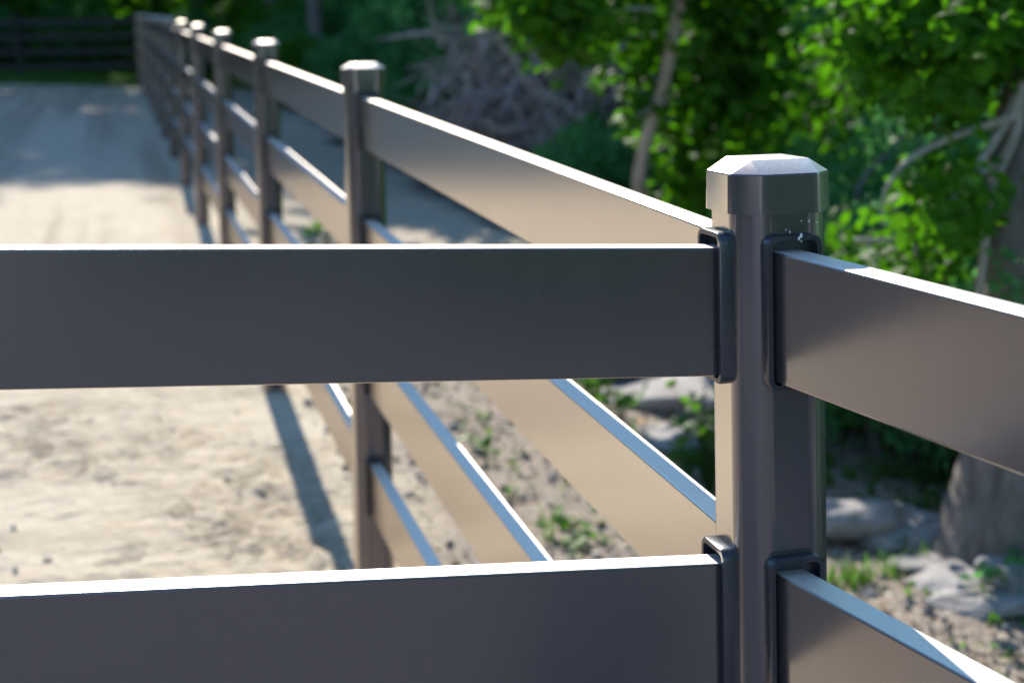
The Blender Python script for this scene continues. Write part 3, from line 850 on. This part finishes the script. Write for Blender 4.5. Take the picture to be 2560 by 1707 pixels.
# ------------------------------------------------------------------ boulders
def boulder(x, y, sx, sy, sz, rz, seed, label, sink=.25):
    bm = bmesh.new(); bmesh.ops.create_icosphere(bm, subdivisions=4, radius=1)
    rg = np.random.default_rng(seed)
    pl = [(Vector(rg.normal(size=3)).normalized(), .62 + .25 * rg.random()) for _ in range(9)] + [(Vector((.1, .05, 1)).normalized(), .6)]
    for v in bm.verts:
        c = v.co.copy()
        for n, d in pl:
            k = c.dot(n) - d
            if k > 0: c -= n * k * .9
        q = 1 + .12 * (float(vnoise(np.array(c.x * 3 + seed), np.array(c.y * 3 + c.z * 3))) - .5) + .05 * float(vnoise(np.array(c.x * 9 + seed), np.array(c.y * 9 + c.z * 8)))
        v.co = Vector((c.x * sx, c.y * sy, c.z * sz * .66)) * q
    me = bpy.data.meshes.new('boulder'); bm.to_mesh(me); bm.free()
    for p in me.polygons: p.use_smooth = True
    o = link('boulder', me, M_ROCK)
    o.location = (x, y, gz(x, y) + sz * (.30 - sink * .9)); o.rotation_euler = (rg.normal() * .08, rg.normal() * .08, rz)
    tag(o, label, 'boulder', 'pale boulders edging the wood')
    return o
def gpt(x, y, o=0.0):
    """point where the line of sight through (x, y) meets the ground"""
    d = at(x, y, 1.0) - CAM_P
    a = np.array([.042, -SB, 1.]); t = (-1.515 + o - a @ CAM_P) / (a @ d)
    return CAM_P + t * d
for (px, py, sx, sy, sz, rz, sd, lab) in [
    (1545, 905, .42, .50, .16, .3, 1, 'broad pale boulder left of the corner post, weeds growing over it'),
    (1610, 1010, .26, .30, .10, 1.0, 2, 'flat pale stone nearest the corner post on its left, among weeds'),
    (1945, 1200, .29, .27, .16, .2, 3, 'large sunlit boulder right of the corner post, below the upper rail'),
    (2085, 1245, .20, .18, .13, .9, 4, 'dark shaded boulder between the sunlit boulder and the big trunk'),
    (2165, 1225, .12, .10, .10, .5, 5, 'small rounded stone at the left foot of the big trunk'),
    (2200, 1345, .20, .14, .09, .4, 6, 'low sunlit stone in front of the big trunk'),
    (2275, 1395, .20, .13, .08, -.2, 7, 'flat sunlit stone at the lower right, nearest the grass'),
    (2345, 1350, .15, .16, .19, .6, 8, 'tall bluish stone in shade at the right edge'),
    (2130, 1300, .14, .10, .06, .2, 9, 'little half-buried stone in shade beside the boulders'),
    (1500, 850, .5, .45, .2, .8, 10, 'long pale boulder partly hidden by the near rail')]:
    q = gpt(px, py); boulder(q[0], q[1], sx, sy, sz, rz, sd, lab)

# ------------------------------------------------------------------ small stones and soil crumbs on the right-hand ground
def pebbles():
    base = bmesh.new(); bmesh.ops.create_icosphere(base, subdivisions=1, radius=1)
    bv = np.array([v.co[:] for v in base.verts]); bf = np.array([[v.index for v in f.verts] for f in base.faces]); base.free()
    n = 4200
    x = rng.uniform(.1, 2.6, n); y = 1.2 + rng.random(n) ** 1.2 * 7; s = .004 + .013 * rng.random(n) ** 3
    V = bv[None] * (s[:, None, None] * (.6 + .8 * rng.random((n, 1, 3)))) * (1 + .25 * rng.normal(size=(n, len(bv), 1)))
    V = V + np.stack([x, y, base_z(x, y) + .004 + .3 * s], -1)[:, None, :]
    F = bf[None] + (np.arange(n) * len(bv))[:, None, None]
    o = link('gravel', mesh_np('gravel', V.reshape(-1, 3), F.reshape(-1, 3), False), M_ROCK)
    tag(o, 'scattered pale pebbles and crumbs on the bare soil', 'gravel', kind='stuff')
    n = 500
    x = rng.uniform(-4.5, .3, n); y = 2.2 + rng.random(n) ** 1.4 * 7; s = .004 + .008 * rng.random(n) ** 3
    V = bv[None] * (s[:, None, None] * (.6 + .8 * rng.random((n, 1, 3)))) * (1 + .25 * rng.normal(size=(n, len(bv), 1)))
    V = V + np.stack([x, y, base_z(x, y) + .3 * s], -1)[:, None, :]
    F = bf[None] + (np.arange(n) * len(bv))[:, None, None]
    o = link('sand_clods', mesh_np('sand_clods', V.reshape(-1, 3), F.reshape(-1, 3), False), flat_mat('sand_clod', (.58, .53, .46)))
    tag(o, 'small clods of dry sand scattered over the arena', 'clods', kind='stuff')
pebbles()

# ------------------------------------------------------------------ weeds and grass
def blades(P, h, wd, mat, parent, name='blades', spread=.35):
    P = np.asarray(P); n = len(P); hh = h * (.6 + .7 * rng.random(n))
    th = rng.random(n) * 6.283; d = np.stack([np.cos(th), np.sin(th), 0 * th], -1); s = np.stack([-np.sin(th), np.cos(th), 0 * th], -1)
    V = np.empty((n, 5, 3)); up = np.array([0, 0, 1.])
    le = (spread * rng.random(n))[:, None]
    V[:, 0] = P - s * wd; V[:, 1] = P + s * wd
    mid = P + (up + d * le * .5) * hh[:, None] * .55
    V[:, 2] = mid - s * wd * .8; V[:, 3] = mid + s * wd * .8
    V[:, 4] = P + (up * (1 - le * .3) + d * le * 1.3) * hh[:, None]
    F = (np.array([(0, 1, 3), (0, 3, 2), (2, 3, 4)])[None] + (np.arange(n) * 5)[:, None, None]).reshape(-1, 3)
    return link(name, mesh_np(name, V.reshape(-1, 3), F, False, None, np.repeat(rng.random(n), 5)), mat, parent)
def weed(px, py, n, hgt, leaf, label, cat='weed', spread=.06, grassy=False, seedling=False):
    q = gpt(px, py); z = gz(q[0], q[1])
    t = empty('weed' if not grassy else 'grass_tuft', (q[0], q[1], z)); tag(t, label, cat)
    if grassy:
        blades(rng.normal(size=(n, 3)) * [spread * .4, spread * .4, 0], hgt, .0045, M_WEED, t)
        return t
    st = Tubes(); P = []
    for i in range(n):
        th = i * 2.4 + rng.random(); r = spread * (.3 + rng.random())
        tip = np.array([math.cos(th) * r, math.sin(th) * r, hgt * (.5 + .5 * rng.random())])
        st.add([(0, 0, -.01), tip * [.4, .4, .6], tip], [.002, .0016, .001], 4); P.append(tip)
    st.build('stem', M_WEED, t)
    if n <= 12:
        for p in P: leaves('leaf', np.array([p]), leaf * (.8 + .4 * rng.random()), M_WEED, t, n_bias=1.0, aspect=1.05)
    else:
        tag(leaves('foliage', np.array(P), leaf * (.8 + .4 * rng.random(n)), M_WEED, t, n_bias=1.0, aspect=1.05), kind='stuff')
    return t
weed(1085, 1040, 4, .07, .055, 'small two-leaved seedling beside the third rail, on bare soil', spread=.03)
weed(1118, 1062, 5, .06, .060, 'brighter round-leaved seedling just right of the third rail', spread=.025)
weed(1198, 1045, 3, .05, .03, 'tiny seedling on the soil right of the pair of seedlings', spread=.02)
weed(1262, 1240, 9, .16, .04, 'narrow upright grass tuft between the second and third rails', 'grass tuft', .02, True)
weed(1310, 1215, 12, .04, .045, 'low leafy weed beside the upright grass tuft', spread=.08)
weed(1300, 1255, 9, .03, .045, 'flat weed just above the lower near rail', spread=.06)
weed(1385, 1250, 7, .04, .035, 'small weed under the second rail, near the lower near rail', spread=.05)
weed(1180, 1150, 5, .05, .03, 'sparse weed between the third rail and the grass tuft', spread=.04)
weed(1360, 960, 34, .22, .06, 'leafy weed clump right behind the second rail, left of the pale boulder', spread=.10)
weed(1425, 980, 22, .18, .055, 'leafy weed clump touching the left side of the pale boulder', spread=.09)
weed(1630, 1140, 60, .40, .055, 'tall leafy weed hugging the left side of the corner post', spread=.13)
weed(1580, 1100, 16, .10, .05, 'low broad-leaved weed by the flat pale stone', spread=.06)
weed(750, 560, 22, .16, .10, 'bright green weed at the arena edge just past the second post', spread=.10)
q = gpt(1470, 985); o = leaves('fallen_leaf', [(q[0], q[1], gz(q[0], q[1]) + .03)], .055, M_DRYLEAF, None, n_bias=2); tag(o, 'dry orange leaf lying beside the pale boulder', 'leaf')

def ground_cover():
    n = 6500
    x = rng.uniform(.7, 2.6, n); y = rng.uniform(1.2, 5.6, n)
    k = rng.random(n) < sstep(fbm(x * 5, y * 5, 3), .42, .60) * (.35 + .65 * sstep(x - .15 * y, .6, 1.3))
    x, y = x[k], y[k]
    P = np.stack([x, y, base_z(x, y) + .012], -1)
    V, F, m = leaf_verts(P, .026 * (.6 + .8 * rng.random(len(x))), n_bias=.9, aspect=1)
    o = link('ground_cover', mesh_np('ground_cover', V, F, False, None, np.repeat(rng.random(m), 6)), M_WEED)
    tag(o, 'patchy clover and small weeds on the soil before the boulders', 'ground cover', kind='stuff')
    n = 4200
    cx = rng.uniform(.8, 2.6, 110); cy = rng.uniform(1.2, 4.6, 110); i = rng.integers(0, 110, n)
    x = cx[i] + rng.normal(size=n) * .03; y = cy[i] + rng.normal(size=n) * .03
    o = blades(np.stack([x, y, base_z(x, y)], -1), .075, .0028, M_WEED, None, 'short_grass', .9)
    tag(o, 'sparse short grass on the soil before the boulders', 'grass', kind='stuff')
    # shaded grass strip before the far fence
    n = 26000
    x = rng.uniform(-9, 2.5, n); y = rng.uniform(33.4, 38.5, n)
    o = blades(np.stack([x, y, base_z(x, y)], -1), .16, .010, M_WEED, None, 'far_grass', .9)
    tag(o, 'strip of green grass under the far fence', 'grass', kind='stuff')
ground_cover()

def leaf_litter():
    n = 5200
    x = rng.uniform(.25, 3.4, n); y = 1.2 + rng.random(n) * 8
    k = rng.random(n) < (.25 + .75 * sstep(x - .08 * y, .9, 1.6))
    x, y = x[k], y[k]
    P = np.stack([x, y, base_z(x, y) + .012], -1)
    V, F, m = leaf_verts(P, .030 * (.5 + .9 * rng.random(len(x))), n_bias=1.6, aspect=.9)
    o = link('leaf_litter', mesh_np('leaf_litter', V, F, False, None, np.repeat(rng.random(m), 6)), M_LITTER)
    tag(o, 'dry brown leaves strewn over the soil beside the boulders', 'leaf litter', kind='stuff')
    t = Tubes()
    for i in range(150):
        x = rng.uniform(.5, 2.7); y = rng.uniform(1.3, 7.5); a = rng.random() * 6.28; L = .04 + .14 * rng.random()
        p = np.array([x, y, gz(x, y) + .012]); d = np.array([math.cos(a), math.sin(a), .05]) * L
        t.add([p, p + d * .5 + rng.normal(size=3) * .01, p + d], [.002, .0025, .0012], 4)
    o = t.build('fallen_twigs', M_BARK); tag(o, 'thin dead twigs scattered on the soil', 'twigs', kind='stuff')
M_LITTER = leaf_mat('dry_litter', (.10, .065, .04), (.30, .22, .15), (.12, .07, .03), .7, .2)
leaf_litter()
